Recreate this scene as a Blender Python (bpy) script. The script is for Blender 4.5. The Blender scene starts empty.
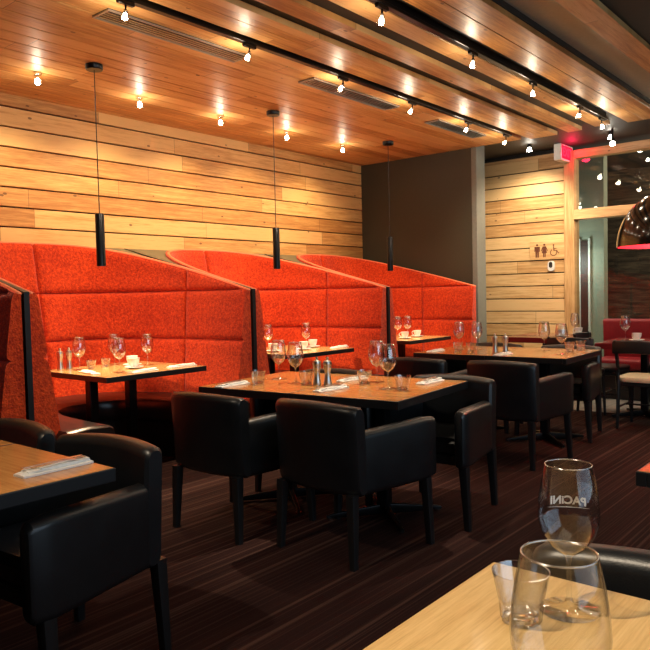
import bpy, bmesh, math, random
from mathutils import Vector, Matrix
random.seed(7)
PI = math.pi
C = bpy.context.scene.collection
S = bpy.context.scene

# ------------------------------------------------------------------ camera
H = 1.28
def _n(v):
    return Vector(v).normalized()
_d1 = _n((592, 45.5, 707)); _d2 = Vector((-845, 13, 707)); _d2 = (_d2 - _d1 * _d1.dot(_d2)).normalized()
_up = _d1.cross(_d2)
if _up.y < 0: _up = -_up
right = Vector((_d1.x, _d2.x, _up.x)); upv = Vector((_d1.y, _d2.y, _up.y)); fw = Vector((_d1.z, _d2.z, _up.z))
cd = bpy.data.cameras.new('camera'); cam = bpy.data.objects.new('camera', cd); C.objects.link(cam)
mw = Matrix.Identity(4)
for i in range(3):
    mw[i][0] = right[i]; mw[i][1] = upv[i]; mw[i][2] = -fw[i]
mw[2][3] = H
cam.matrix_world = mw
cd.sensor_width = 36; cd.lens = 707 / 650 * 36; cd.clip_start = 0.05; cd.clip_end = 100
S.camera = cam

# ------------------------------------------------------------------ world, exposure, large lights
w = bpy.data.worlds.new('world'); S.world = w; w.use_nodes = True
w.node_tree.nodes['Background'].inputs[0].default_value = (0.05, 0.06, 0.08, 1)
w.node_tree.nodes['Background'].inputs[1].default_value = 0.3
S.view_settings.view_transform = 'Standard'; S.view_settings.look = 'None'
S.view_settings.exposure = 0.7; S.view_settings.gamma = 1.0; S.view_settings.use_curve_mapping = False
WARM = (1.0, 0.74, 0.44); WARM2 = (1.0, 0.82, 0.60); COOL = (0.62, 0.80, 1.0)

def area(name, loc, target, sx, sy, energy, col):
    d = bpy.data.lights.new(name, 'AREA'); d.shape = 'RECTANGLE'; d.size = sx; d.size_y = sy
    d.energy = energy; d.color = col
    o = bpy.data.objects.new(name, d); C.objects.link(o); o.location = loc
    o.rotation_euler = (Vector(target) - Vector(loc)).to_track_quat('-Z', 'Y').to_euler()
    return o
def spot(name, loc, target, energy, ang, blend=0.6, col=WARM, r=0.03):
    d = bpy.data.lights.new(name, 'SPOT'); d.energy = energy; d.color = col
    d.spot_size = math.radians(ang); d.spot_blend = blend; d.shadow_soft_size = r
    o = bpy.data.objects.new(name, d); C.objects.link(o); o.location = loc
    o.rotation_euler = (Vector(target) - Vector(loc)).to_track_quat('-Z', 'Y').to_euler()
    return o
def point(name, loc, energy, col=WARM2, r=0.03):
    d = bpy.data.lights.new(name, 'POINT'); d.energy = energy; d.color = col; d.shadow_soft_size = r
    o = bpy.data.objects.new(name, d); C.objects.link(o); o.location = loc; return o
# evening daylight through the big shop window behind the camera
area('window_daylight', (2.2, -2.36, 1.6), (3.2, 3.0, 0.8), 5.0, 1.9, 42, COOL)
# added warm overhead fill, out of view and without fixtures
area('warm_fill', (0.6, -0.6, 2.9), (0.6, -0.6, 0.0), 2.6, 2.0, 13, WARM2)
area('warm_fill', (6.2, 0.4, 2.9), (6.2, 0.4, 0.0), 3.5, 1.2, 16, WARM2)

# ------------------------------------------------------------------ material helpers
class NT:
    def __init__(s, name):
        s.m = bpy.data.materials.new(name); s.m.use_nodes = True
        s.t = s.m.node_tree; s.t.nodes.clear()
        s.out = s.n('ShaderNodeOutputMaterial')
    def n(s, typ, **kw):
        nd = s.t.nodes.new(typ)
        for k, v in kw.items(): setattr(nd, k, v)
        return nd
    def l(s, a, b): s.t.links.new(a, b)
    def math(s, op, a, b=None, c=None):
        nd = s.n('ShaderNodeMath', operation=op)
        for i, v in enumerate((a, b, c)):
            if v is None: continue
            if isinstance(v, (int, float)): nd.inputs[i].default_value = v
            else: s.l(v, nd.inputs[i])
        return nd.outputs[0]
    def mix(s, f, a, b, mode='MIX'):
        nd = s.n('ShaderNodeMix', data_type='RGBA', blend_type=mode)
        for sock, v in ((nd.inputs[0], f), (nd.inputs[6], a), (nd.inputs[7], b)):
            if isinstance(v, (int, float)): sock.default_value = v
            elif isinstance(v, tuple): sock.default_value = v if len(v) == 4 else (*v, 1)
            else: s.l(v, sock)
        return nd.outputs[2]
    def ramp(s, f, stops):
        nd = s.n('ShaderNodeValToRGB'); cr = nd.color_ramp
        while len(cr.elements) < len(stops): cr.elements.new(0.5)
        for e, (p, c) in zip(cr.elements, stops):
            e.position = p; e.color = (*c, 1) if len(c) == 3 else c
        s.l(f, nd.inputs[0]); return nd.outputs[0]
    def noise(s, vec, scale, detail=3, rough=0.5):
        nd = s.n('ShaderNodeTexNoise'); nd.inputs['Scale'].default_value = scale
        nd.inputs['Detail'].default_value = detail; nd.inputs['Roughness'].default_value = rough
        if vec is not None: s.l(vec, nd.inputs['Vector'])
        return nd.outputs[0]
    def bsdf(s, col, rough=0.5, metal=0.0, bump=None, bstr=0.2, bdist=0.01, **kw):
        b = s.n('ShaderNodeBsdfPrincipled')
        if isinstance(col, tuple): b.inputs['Base Color'].default_value = (*col, 1)
        else: s.l(col, b.inputs['Base Color'])
        if isinstance(rough, (int, float)): b.inputs['Roughness'].default_value = rough
        else: s.l(rough, b.inputs['Roughness'])
        b.inputs['Metallic'].default_value = metal
        for k, v in kw.items(): b.inputs[k.replace('_', ' ')].default_value = v
        if bump is not None:
            bn = s.n('ShaderNodeBump'); bn.inputs['Strength'].default_value = bstr; bn.inputs['Distance'].default_value = bdist
            s.l(bump, bn.inputs['Height']); s.l(bn.outputs[0], b.inputs['Normal'])
        s.l(b.outputs[0], s.out.inputs[0]); return s.m
    def coord(s): return s.n('ShaderNodeTexCoord').outputs['Object']

def plain(name, col, rough=0.5, metal=0.0, nscale=0, nstr=0.1, **kw):
    t = NT(name)
    c = t.coord(); nz = t.noise(c, nscale or 30, 3)
    cc = t.mix(nz, tuple(x * 0.85 for x in col), tuple(min(1, x * 1.12) for x in col))
    return t.bsdf(cc, rough, metal, bump=nz if nscale else None, bstr=nstr, bdist=0.003, **kw)

def board_mat(name, along, across, pitch, off, c_dark, c_mid, c_light, rough=0.45, seglen=1.9, knots=True, coat=0.0):
    """timber boards: each board has its own tint, grain along it, knots and butt joints"""
    t = NT(name); co = t.coord()
    sp = t.n('ShaderNodeSeparateXYZ'); t.l(co, sp.inputs[0]); A = sp.outputs[along]; B = sp.outputs[across]
    row = t.math('FLOOR', t.math('DIVIDE', t.math('SUBTRACT', B, off), pitch))
    wn = t.n('ShaderNodeTexWhiteNoise', noise_dimensions='1D'); t.l(row, wn.inputs['W'])
    sh = t.math('ADD', A, t.math('MULTIPLY', wn.outputs[0], 7.0))
    q = t.math('DIVIDE', sh, seglen); seg = t.math('FLOOR', q); fr = t.math('FRACT', q)
    wn2 = t.n('ShaderNodeTexWhiteNoise', noise_dimensions='2D')
    cb = t.n('ShaderNodeCombineXYZ'); t.l(row, cb.inputs[0]); t.l(seg, cb.inputs[1]); t.l(cb.outputs[0], wn2.inputs['Vector'])
    gv = t.n('ShaderNodeCombineXYZ'); t.l(t.math('MULTIPLY', sh, 1.1), gv.inputs[0])
    t.l(t.math('MULTIPLY', B, 17.0), gv.inputs[1]); t.l(t.math('MULTIPLY', row, 3.7), gv.inputs[2])
    g = t.noise(gv.outputs[0], 2.2, 5, 0.62)
    g2 = t.noise(gv.outputs[0], 9.0, 3, 0.6)
    v = t.math('ADD', t.math('MULTIPLY', wn2.outputs[0], 0.42), t.math('ADD', t.math('MULTIPLY', g, 0.90), t.math('MULTIPLY', g2, 0.40)))
    col = t.ramp(v, [(0.60, c_dark), (0.84, c_mid), (1.0, c_light)])
    if knots:
        kv = t.n('ShaderNodeCombineXYZ'); t.l(t.math('MULTIPLY', sh, 4.6), kv.inputs[0]); t.l(t.math('MULTIPLY', B, 8.5), kv.inputs[1])
        vo = t.n('ShaderNodeTexVoronoi'); vo.inputs['Scale'].default_value = 1.0; t.l(kv.outputs[0], vo.inputs['Vector'])
        sc = t.n('ShaderNodeSeparateColor'); t.l(vo.outputs['Color'], sc.inputs[0])
        big = t.math('GREATER_THAN', sc.outputs[0], 0.42)
        k = t.math('MULTIPLY', t.math('LESS_THAN', vo.outputs['Distance'], 0.085), big)
        k = t.math('MULTIPLY', k, 0.75)
        col = t.mix(k, col, (0.10, 0.035, 0.012))
    j = t.math('LESS_THAN', fr, 0.0022 / 1.0)
    col = t.mix(t.math('MULTIPLY', j, 0.7), col, (0.06, 0.025, 0.01))
    rr = t.math('ADD', rough, t.math('MULTIPLY', g, 0.15))
    return t.bsdf(col, rr, bump=g2, bstr=0.12, bdist=0.002, Coat_Weight=coat, Coat_Roughness=0.25)

M = {}
M['wall_boards'] = board_mat('wall_boards', 0, 2, 0.165, 0.0705, (0.44, 0.19, 0.05), (0.66, 0.35, 0.11), (0.80, 0.48, 0.18), 0.5)
M['side_boards'] = board_mat('side_boards', 1, 2, 0.163, 0.004, (0.42, 0.21, 0.07), (0.62, 0.37, 0.15), (0.74, 0.49, 0.23), 0.5)
M['ceiling_boards'] = board_mat('ceiling_boards', 0, 1, 0.158, 0.002, (0.38, 0.15, 0.035), (0.60, 0.29, 0.085), (0.74, 0.42, 0.16), 0.42, coat=0.1)
M['trim_wood'] = board_mat('trim_wood', 2, 1, 0.4, 0.0, (0.42, 0.22, 0.08), (0.60, 0.37, 0.16), (0.72, 0.48, 0.24), 0.45, 5)
M['beam_wood'] = board_mat('beam_wood', 1, 2, 0.5, 0.0, (0.42, 0.22, 0.08), (0.62, 0.36, 0.16), (0.72, 0.46, 0.22), 0.45, 5)
M['black_ceiling'] = plain('black_ceiling', (0.030, 0.027, 0.024), 0.6, nscale=20)
M['dark_wall'] = plain('dark_wall', (0.040, 0.036, 0.022), 0.55, nscale=60, nstr=0.05)
M['grey_edge'] = plain('grey_edge', (0.16, 0.165, 0.14), 0.5)
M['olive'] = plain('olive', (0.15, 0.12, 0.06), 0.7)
M['recess_grey'] = plain('recess_grey', (0.50, 0.48, 0.38), 0.4)
M['black_gap'] = plain('black_gap', (0.012, 0.009, 0.007), 0.8)
M['black_paint'] = plain('black_paint', (0.012, 0.012, 0.013), 0.35)
M['black_metal'] = plain('black_metal', (0.014, 0.014, 0.015), 0.28, 0.6)
M['chrome'] = plain('chrome', (0.75, 0.74, 0.72), 0.18, 1.0)
M['steel'] = plain('steel', (0.62, 0.60, 0.55), 0.28, 1.0)
M['vent_metal'] = plain('vent_metal', (0.42, 0.40, 0.36), 0.4, 0.7)
M['white_plastic'] = plain('white_plastic', (0.72, 0.72, 0.68), 0.35)
M['porcelain'] = plain('porcelain', (0.85, 0.83, 0.78), 0.2)
M['paper'] = plain('paper', (0.90, 0.88, 0.82), 0.8, nscale=80, nstr=0.3)
M['pink_paper'] = plain('pink_paper', (0.75, 0.38, 0.32), 0.8, nscale=80, nstr=0.3)
M['engraving'] = plain('engraving', (0.13, 0.035, 0.012), 0.7)
M['maroon'] = plain('maroon', (0.16, 0.012, 0.016), 0.22, Coat_Weight=0.5)
M['maroon_top'] = plain('maroon_top', (0.26, 0.06, 0.055), 0.22, Coat_Weight=0.5)
M['bench_red'] = plain('bench_red', (0.24, 0.004, 0.012), 0.55, nscale=40)
M['cream'] = plain('cream', (0.72, 0.62, 0.40), 0.6)
M['pale_green'] = plain('pale_green', (0.30, 0.33, 0.26), 0.6)
M['seal'] = plain('seal', (0.05, 0.02, 0.015), 0.5)

def _leather():
    t = NT('black_leather'); c = t.coord()
    vo = t.n('ShaderNodeTexVoronoi'); vo.inputs['Scale'].default_value = 260; t.l(c, vo.inputs['Vector'])
    nz = t.noise(c, 7, 3)
    col = t.mix(nz, (0.003, 0.004, 0.005), (0.009, 0.010, 0.012))
    h = t.math('ADD', t.math('MULTIPLY', vo.outputs[0], 0.15), nz)
    return t.bsdf(col, t.math('ADD', 0.30, t.math('MULTIPLY', nz, 0.16)), bump=h, bstr=0.18, bdist=0.008, Specular_IOR_Level=0.55, Coat_Weight=0.25, Coat_Roughness=0.3)
M['leather'] = _leather()
def _vinyl():
    t = NT('booth_vinyl'); nz = t.noise(t.coord(), 6, 3)
    return t.bsdf(t.mix(nz, (0.012, 0.010, 0.010), (0.022, 0.016, 0.015)), 0.28, bump=nz, bstr=0.2, bdist=0.01, Specular_IOR_Level=0.7)
M['vinyl'] = _vinyl()
def _fabric(name, a, b):
    t = NT(name); c = t.coord()
    vo = t.n('ShaderNodeTexVoronoi'); vo.inputs['Scale'].default_value = 75; t.l(c, vo.inputs['Vector'])
    nz = t.noise(c, 48, 4, 0.7); nb = t.noise(c, 2.0, 2)
    f = t.math('ADD', t.math('MULTIPLY', nz, 0.8), t.math('MULTIPLY', nb, 0.25))
    col = t.ramp(f, [(0.38, a), (0.68, b)])
    h = t.math('ADD', nz, t.math('MULTIPLY', vo.outputs[0], 0.6))
    return t.bsdf(col, 0.9, bump=h, bstr=0.7, bdist=0.006, Sheen_Weight=0.15, Specular_IOR_Level=0.15)
M['fabric'] = _fabric('red_boucle', (0.36, 0.018, 0.005), (0.80, 0.078, 0.013))
M['piping'] = plain('piping', (0.80, 0.20, 0.08), 0.7)

def _veneer(name, axis, dark, mid, light, rough, coat, ph=0.0):
    t = NT(name); co = t.coord(); sp = t.n('ShaderNodeSeparateXYZ'); t.l(co, sp.inputs[0])
    cb = t.n('ShaderNodeCombineXYZ')
    a, b = (0, 1) if axis == 0 else (1, 0)
    t.l(t.math('MULTIPLY', sp.outputs[a], 1.0), cb.inputs[0]); t.l(t.math('MULTIPLY', sp.outputs[b], 22.0), cb.inputs[1])
    cb.inputs[2].default_value = ph
    g = t.noise(cb.outputs[0], 3.0, 5, 0.6); g2 = t.noise(cb.outputs[0], 16.0, 4, 0.7)
    v = t.math('ADD', t.math('MULTIPLY', g, 0.6), t.math('MULTIPLY', g2, 0.4))
    col = t.ramp(v, [(0.36, dark), (0.5, mid), (0.66, light)])
    return t.bsdf(col, rough, bump=g2, bstr=0.05, bdist=0.001, Coat_Weight=coat, Coat_Roughness=0.12)
M['veneer'] = _veneer('table_veneer', 1, (0.48, 0.20, 0.05), (0.64, 0.29, 0.075), (0.74, 0.37, 0.11), 0.25, 0.5)
M['veneer_pale'] = _veneer('pale_veneer', 0, (0.56, 0.32, 0.10), (0.70, 0.44, 0.16), (0.80, 0.54, 0.22), 0.42, 0.1)
M['veneer_booth'] = _veneer('booth_veneer', 0, (0.48, 0.27, 0.09), (0.60, 0.36, 0.13), (0.68, 0.44, 0.18), 0.25, 0.5)

def _carpet():
    t = NT('striped_carpet'); co = t.coord(); sp = t.n('ShaderNodeSeparateXYZ'); t.l(co, sp.inputs[0])
    X, Y = sp.outputs[0], sp.outputs[1]
    def stripes(scale, lenx, ph):
        cb = t.n('ShaderNodeCombineXYZ'); t.l(t.math('MULTIPLY', X, lenx), cb.inputs[0]); t.l(t.math('MULTIPLY', Y, scale), cb.inputs[1]); cb.inputs[2].default_value = ph
        return t.noise(cb.outputs[0], 1.0, 2, 0.5)
    a = stripes(42, 0.22, 0); b = stripes(95, 0.5, 5); c = stripes(9, 0.1, 9)
    thin = t.ramp(a, [(0.55, (0, 0, 0)), (0.66, (1, 1, 1))]); thin2 = t.ramp(b, [(0.52, (0, 0, 0)), (0.66, (1, 1, 1))])
    base = t.mix(c, (0.014, 0.006, 0.006), (0.045, 0.018, 0.015))
    pile = t.noise(co, 320, 2, 0.6)
    f1 = t.math('MULTIPLY', thin, t.math('ADD', 0.2, pile)); f2 = t.math('MULTIPLY', thin2, t.math('ADD', 0.0, t.math('MULTIPLY', pile, 0.6)))
    col = t.mix(t.math('MULTIPLY', f1, 0.7), base, (0.135, 0.072, 0.052)); col = t.mix(f2, col, (0.10, 0.048, 0.036))
    return t.bsdf(col, 0.95, bump=pile, bstr=0.5, bdist=0.004, Specular_IOR_Level=0.1)
M['carpet'] = _carpet()
def _tile():
    t = NT('grey_plank_tile'); co = t.coord()
    br = t.n('ShaderNodeTexBrick'); br.inputs['Scale'].default_value = 1.0
    br.inputs['Brick Width'].default_value = 0.9; br.inputs['Row Height'].default_value = 0.18; br.inputs['Mortar Size'].default_value = 0.006
    br.inputs['Color1'].default_value = (0.34, 0.33, 0.30, 1); br.inputs['Color2'].default_value = (0.26, 0.26, 0.24, 1); br.inputs['Mortar'].default_value = (0.08, 0.07, 0.06, 1)
    t.l(co, br.inputs['Vector'])
    nz = t.noise(co, 6, 4)
    return t.bsdf(t.mix(0.35, br.outputs[0], t.mix(nz, (0.18, 0.17, 0.15), (0.42, 0.40, 0.36))), 0.35)
M['tile'] = _tile()
def _darkwood():
    t = NT('dark_timber'); co = t.coord(); sp = t.n('ShaderNodeSeparateXYZ'); t.l(co, sp.inputs[0])
    cb = t.n('ShaderNodeCombineXYZ'); t.l(t.math('MULTIPLY', sp.outputs[1], 2), cb.inputs[0]); t.l(t.math('MULTIPLY', sp.outputs[2], 16), cb.inputs[1])
    g = t.noise(cb.outputs[0], 1.3, 5, 0.6)
    return t.bsdf(t.ramp(g, [(0.35, (0.018, 0.015, 0.012)), (0.5, (0.07, 0.05, 0.036)), (0.68, (0.15, 0.115, 0.08))]), 0.6, bump=g, bstr=0.3)
M['dark_timber'] = _darkwood()

def thin_glass(name, tint=(1, 1, 1), boost=1.0, rough=0.0, pw=3.0):
    t = NT(name)
    tr = t.n('ShaderNodeBsdfTransparent'); tr.inputs[0].default_value = (*tint, 1)
    gl = t.n('ShaderNodeBsdfGlossy'); gl.inputs['Roughness'].default_value = rough
    lw = t.n('ShaderNodeLayerWeight'); lw.inputs[0].default_value = 0.5
    fac = t.math('ADD', 0.045 * boost, t.math('MULTIPLY', t.math('POWER', lw.outputs[1], pw), 0.9))
    mx = t.n('ShaderNodeMixShader'); t.l(t.math('MINIMUM', fac, 1.0), mx.inputs[0])
    t.l(tr.outputs[0], mx.inputs[1]); t.l(gl.outputs[0], mx.inputs[2]); t.l(mx.outputs[0], t.out.inputs[0])
    return t.m
M['glass'] = thin_glass('stemware_glass', (0.99, 0.995, 0.995), 3.0, 0.09, 2.2)
M['glass_clear'] = thin_glass('clear_glass', (0.998, 0.999, 0.999), 0.7, 0.02, 3.4)
M['glass_rim'] = thin_glass('rim_glass', (0.98, 0.98, 0.98), 7.0, 0.2, 2.0)
M['glass_tumbler'] = thin_glass('tumbler_glass', (0.985, 0.99, 0.99), 3.6, 0.12, 2.2)
M['pane'] = thin_glass('window_pane', (0.85, 0.88, 0.86), 0.8, 0.0)
def _solid_glass():
    t = NT('solid_glass')
    return t.bsdf((0.98, 0.99, 0.99), 0.0, Transmission_Weight=1.0, IOR=1.45)
M['solid_glass'] = _solid_glass()
def emis(name, col, st):
    t = NT(name); e = t.n('ShaderNodeEmission'); e.inputs[0].default_value = (*col, 1); e.inputs[1].default_value = st
    t.l(e.outputs[0], t.out.inputs[0]); return t.m
M['bulb'] = emis('lit_bulb', (1.0, 0.93, 0.78), 40)
M['bulb_dim'] = emis('lit_lamp_disc', (1.0, 0.85, 0.6), 6)
M['exit_panel'] = emis('exit_panel', (0.85, 0.012, 0.05), 0.85)
M['exit_text'] = emis('exit_text', (1.0, 0.02, 0.05), 1.7)
M['logo'] = plain('frosted_print', (0.85, 0.85, 0.83), 0.6)
M['dome_black'] = plain('dome_black', (0.010, 0.008, 0.007), 0.14, Coat_Weight=0.6)
M['dome_red'] = plain('dome_red', (0.75, 0.02, 0.06), 0.4)
M['lamp_glass'] = thin_glass('spot_glass', (0.95, 0.93, 0.88), 2.5, 0.08)

# ------------------------------------------------------------------ mesh helpers
def obj(name, bm, mat, parent=None, smooth=False, recalc=True):
    if recalc: bmesh.ops.recalc_face_normals(bm, faces=bm.faces)
    me = bpy.data.meshes.new(name); bm.to_mesh(me); bm.free()
    mats = mat if isinstance(mat, (list, tuple)) else [mat]
    for m in mats: me.materials.append(M[m])
    if smooth:
        for p in me.polygons: p.use_smooth = True
        if smooth != 'all':
            try: me.set_sharp_from_angle(angle=math.radians(40))
            except Exception: pass
    o = bpy.data.objects.new(name, me); C.objects.link(o)
    if parent is not None: o.parent = parent
    return o
def tag(o, label=None, cat=None, group=None, kind=None):
    if label: o['label'] = label
    if cat: o['category'] = cat
    if group: o['group'] = group
    if kind: o['kind'] = kind
    return o
def thing(name, label, cat, loc=(0, 0, 0), rz=0.0, group=None):
    o = bpy.data.objects.new(name, None); C.objects.link(o); o.empty_display_size = 0.1
    o.location = loc; o.rotation_euler = (0, 0, rz)
    return tag(o, label, cat, group)
def struct(o, label=None):
    o['kind'] = 'structure'
    if label: o['label'] = label
    return o
def dup(root, loc, rz=None, label=None, group=None, scale=None):
    r = root.copy(); C.objects.link(r); r.location = loc
    if rz is not None: r.rotation_euler = (0, 0, rz)
    if label: r['label'] = label
    if group: r['group'] = group
    if scale: r.scale = (scale,) * 3
    for ch in list(root.children):
        c = ch.copy(); C.objects.link(c); c.parent = r
        for g in ch.children:
            d = g.copy(); C.objects.link(d); d.parent = c
    return r
def bx(bm, x0, x1, y0, y1, z0, z1, bev=0.0, seg=2, mi=0):
    t = bmesh.new()
    v = [t.verts.new(p) for p in ((x0, y0, z0), (x1, y0, z0), (x1, y1, z0), (x0, y1, z0), (x0, y0, z1), (x1, y0, z1), (x1, y1, z1), (x0, y1, z1))]
    for f in ((0, 3, 2, 1), (4, 5, 6, 7), (0, 1, 5, 4), (1, 2, 6, 5), (2, 3, 7, 6), (3, 0, 4, 7)): t.faces.new([v[i] for i in f])
    if bev: bmesh.ops.bevel(t, geom=t.edges[:], offset=bev, segments=seg, affect='EDGES', profile=0.5)
    join(bm, t, mi)
def join(bm, t, mi=0):
    mp = {}
    for v in t.verts: mp[v] = bm.verts.new(v.co)
    for f in t.faces:
        try:
            nf = bm.faces.new([mp[v] for v in f.verts]); nf.material_index = mi
        except ValueError: pass
    t.free()
def box(x0, x1, y0, y1, z0, z1, bev=0.0, seg=2):
    bm = bmesh.new(); bx(bm, x0, x1, y0, y1, z0, z1, bev, seg); return bm
def loft(bm, rings, cap=True, closed=True, mi=0):
    vs = [[bm.verts.new(p) for p in r] for r in rings]
    n = len(vs[0])
    for a, b in zip(vs, vs[1:]):
        for i in range(n if closed else n - 1):
            f = bm.faces.new((a[i], a[(i + 1) % n], b[(i + 1) % n], b[i])); f.material_index = mi
    if cap and closed:
        bm.faces.new(vs[0][::-1]).material_index = mi; bm.faces.new(vs[-1]).material_index = mi
    return vs
def lathe(bm, prof, seg=32, cx=0, cy=0, closed=False):
    """prof: list of (r, z)"""
    rings = []
    for r, z in prof:
        if r < 1e-5: rings.append([bm.verts.new((cx, cy, z))])
        else: rings.append([bm.verts.new((cx + r * math.cos(2 * PI * i / seg), cy + r * math.sin(2 * PI * i / seg), z)) for i in range(seg)])
    pairs = list(zip(rings, rings[1:]))
    if closed: pairs.append((rings[-1], rings[0]))
    for a, b in pairs:
        for i in range(seg):
            j = (i + 1) % seg
            if len(a) == 1 and len(b) == 1: continue
            if len(a) == 1: bm.faces.new((a[0], b[j], b[i]))
            elif len(b) == 1: bm.faces.new((a[i], a[j], b[0]))
            else: bm.faces.new((a[i], a[j], b[j], b[i]))
def rrect(w, h, r, n=4):
    """rounded rectangle outline centred at 0"""
    r = min(r, w / 2 - 1e-4, h / 2 - 1e-4); pts = []
    for cx, cy, a0 in ((w / 2 - r, h / 2 - r, 0), (-w / 2 + r, h / 2 - r, 90), (-w / 2 + r, -h / 2 + r, 180), (w / 2 - r, -h / 2 + r, 270)):
        for k in range(n + 1):
            a = math.radians(a0 + 90 * k / n); pts.append((cx + r * math.cos(a), cy + r * math.sin(a)))
    return pts
def tube(bm, pts, r, seg=8):
    pts = [Vector(p) for p in pts]; rings = []
    for i, p in enumerate(pts):
        d = (pts[min(i + 1, len(pts) - 1)] - pts[max(i - 1, 0)]).normalized()
        a = d.cross(Vector((0, 0, 1)));
        if a.length < 1e-3: a = d.cross(Vector((1, 0, 0)))
        a.normalize(); b = d.cross(a).normalized()
        rr = r[i] if isinstance(r, (list, tuple)) else r
        rings.append([p + (a * math.cos(2 * PI * k / seg) + b * math.sin(2 * PI * k / seg)) * rr for k in range(seg)])
    loft(bm, rings)

# ------------------------------------------------------------------ the room
ZC = 2.99; WY = 5.77; GX = 8.75
# back wall : real boards with open joints over a black backing
bm = bmesh.new(); bx(bm, -2.6, 8.9, WY + 0.03, WY + 0.10, 0, 3.1, mi=1)
k = 0; z = 0.0705
while z < 3.0:
    bx(bm, -2.6, 7.72, WY, WY + 0.03, z + 0.0065, min(z + 0.165 - 0.0065, 3.03), 0.002, 1); z += 0.165
struct(obj('wall_back', bm, ['wall_boards', 'black_gap']), 'back wall of long horizontal pine boards with dark open joints')
# dark projecting wall that ends the booths, with its grey edge
bm = bmesh.new(); bx(bm, 7.72, 7.92, 4.12, WY + 0.05, 0, ZC + 0.06, mi=0)
ga = struct(obj('wall_projecting', bm, 'dark_wall'), 'dark olive grey painted wall at the end of the booths')
bm = bmesh.new(); bx(bm, 7.715, 7.93, 4.05, 4.12, 0, ZC + 0.06, 0.004, 1)
obj('wall_end_trim', bm, 'grey_edge', ga)
# right wall with boards
bm = bmesh.new(); bx(bm, GX + 0.03, GX + 0.12, 3.40, WY + 0.05, 0, 3.10, mi=1)
z = 0.004
while z < 2.9:
    bx(bm, GX, GX + 0.03, 3.38, WY, z + 0.0065, min(z + 0.163 - 0.0065, 2.95), 0.002, 1); z += 0.163
struct(obj('wall_right', bm, ['side_boards', 'black_gap']), 'wood boarded wall carrying the restroom sign')
bm = bmesh.new(); bx(bm, GX - 0.02, GX + 0.03, 3.38, WY, 2.925, 2.965, 0.003, 1); struct(obj('trim_1', bm, 'beam_wood'), 'thin wood strip along the top of the boarded wall')
bm = bmesh.new(); bx(bm, GX - 0.03, GX + 0.14, 3.255, 3.385, 0, 2.96, 0.004, 1); struct(obj('trim_2', bm, 'trim_wood'), 'pale wood post beside the restroom sign wall')
# window wall
w1 = bpy.data.objects.new('window_1', None); C.objects.link(w1); struct(w1, 'tall glazed screen framed in pale wood beyond the red bench')
bm = bmesh.new(); bx(bm, GX - 0.02, GX + 0.13, -2.4, 3.255, 2.865, 2.965, 0.004, 1); obj('window_head', bm, 'beam_wood', w1)
bm = bmesh.new(); bx(bm, GX - 0.04, GX + 0.13, -2.4, 3.255, 2.115, 2.235, 0.004, 1); obj('window_transom', bm, 'beam_wood', w1)
bm = bmesh.new(); bx(bm, GX - 0.02, GX + 0.13, -2.4, 3.255, 0.0, 0.08, 0.004, 1); obj('window_sill', bm, 'beam_wood', w1)
for y in (0.35, -2.4):
    obj('window_post', box(GX - 0.02, GX + 0.13, y - 0.06, y + 0.06, 0.08, 2.865, 0.004, 1), 'trim_wood', w1)
obj('upper_pane', box(GX + 0.05, GX + 0.058, -2.34, 3.255, 2.235, 2.865), 'pane', w1)
obj('lower_pane', box(GX + 0.05, GX + 0.058, -2.34, 3.255, 0.08, 2.115), 'pane', w1)
# beyond the glass : corridor
bm = bmesh.new(); bx(bm, 11.2, 11.3, -3, 6, 0, 3.2); struct(obj('wall_corridor', bm, 'dark_timber'), 'dark timber wall of the corridor beyond the glass')
bm = bmesh.new(); bx(bm, 9.6, 9.75, 3.19, 6, 0, 3.2); cg = struct(obj('wall_corridor_pale', bm, 'pale_green'), 'pale green grey wall beyond the glass with a narrow doorway')
d1 = bpy.data.objects.new('door_1', None); C.objects.link(d1); struct(d1, 'dark narrow door in the pale wall beyond the glass')
obj('door_leaf', box(9.575, 9.60, 3.385, 3.49, 0.0, 1.9), 'seal', d1); obj('door_jamb', box(9.56, 9.60, 3.36, 3.385, 0, 1.93), 'white_plastic', d1)
obj('door_jamb', box(9.56, 9.60, 3.49, 3.56, 0, 1.93), 'white_plastic', d1)
# floors
struct(obj('floor', box(-2.6, 7.3, -2.5, WY + 0.05, -0.06, 0.0), 'carpet'), 'dark brown carpet with fine stripes')
struct(obj('floor_tiled', box(7.3, 11.3, -2.5, 6, -0.06, 0.0), 'tile'), 'grey plank tile floor beyond the carpet')
# ceiling : black soffit, boards hung under it
bm = bmesh.new(); bx(bm, -2.6, 8.9, -2.5, 1.70, ZC + 0.03, ZC + 0.12); bx(bm, -2.6, 8.9, 1.98, WY + 0.1, ZC + 0.03, ZC + 0.12)

bx(bm, 8.9, 11.3, -2.5, 6, ZC + 0.05, ZC + 0.15)
struct(obj('ceiling', bm, 'black_ceiling'), 'black ceiling seen between the hung boards')
struct(obj('ceiling_recess', box(-2.6, 8.9, 1.68, 2.0, ZC + 0.07, ZC + 0.13), 'recess_grey'), 'grey recessed strip of ceiling between the last boards')
def ceil_boards(name, edges, x1, label, zz=ZC):
    bm = bmesh.new()
    for a, b in edges: bx(bm, -2.6, x1, a, b, zz - 0.012, zz + 0.028, 0.002, 1)
    struct(obj(name, bm, 'ceiling_boards'), label)
rows = []; y = 3.52 - 0.044
yy = 0.002 + 0.158 * 22   # 3.478
while yy < WY - 0.01:
    rows.append((yy + 0.0045, min(yy + 0.1535, WY - 0.002))); yy += 0.158
ceil_boards('ceiling_planks', rows, 7.72, 'continuous varnished pine ceiling planks over the booths')
ceil_boards('ceiling_plank_strip', [(3.245, 3.40), (3.085, 3.242)], 7.78, 'pair of ceiling boards beside the first light track')
ceil_boards('ceiling_plank_strip', [(2.80, 2.955)], 7.75, 'single ceiling board between two dark gaps')
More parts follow.
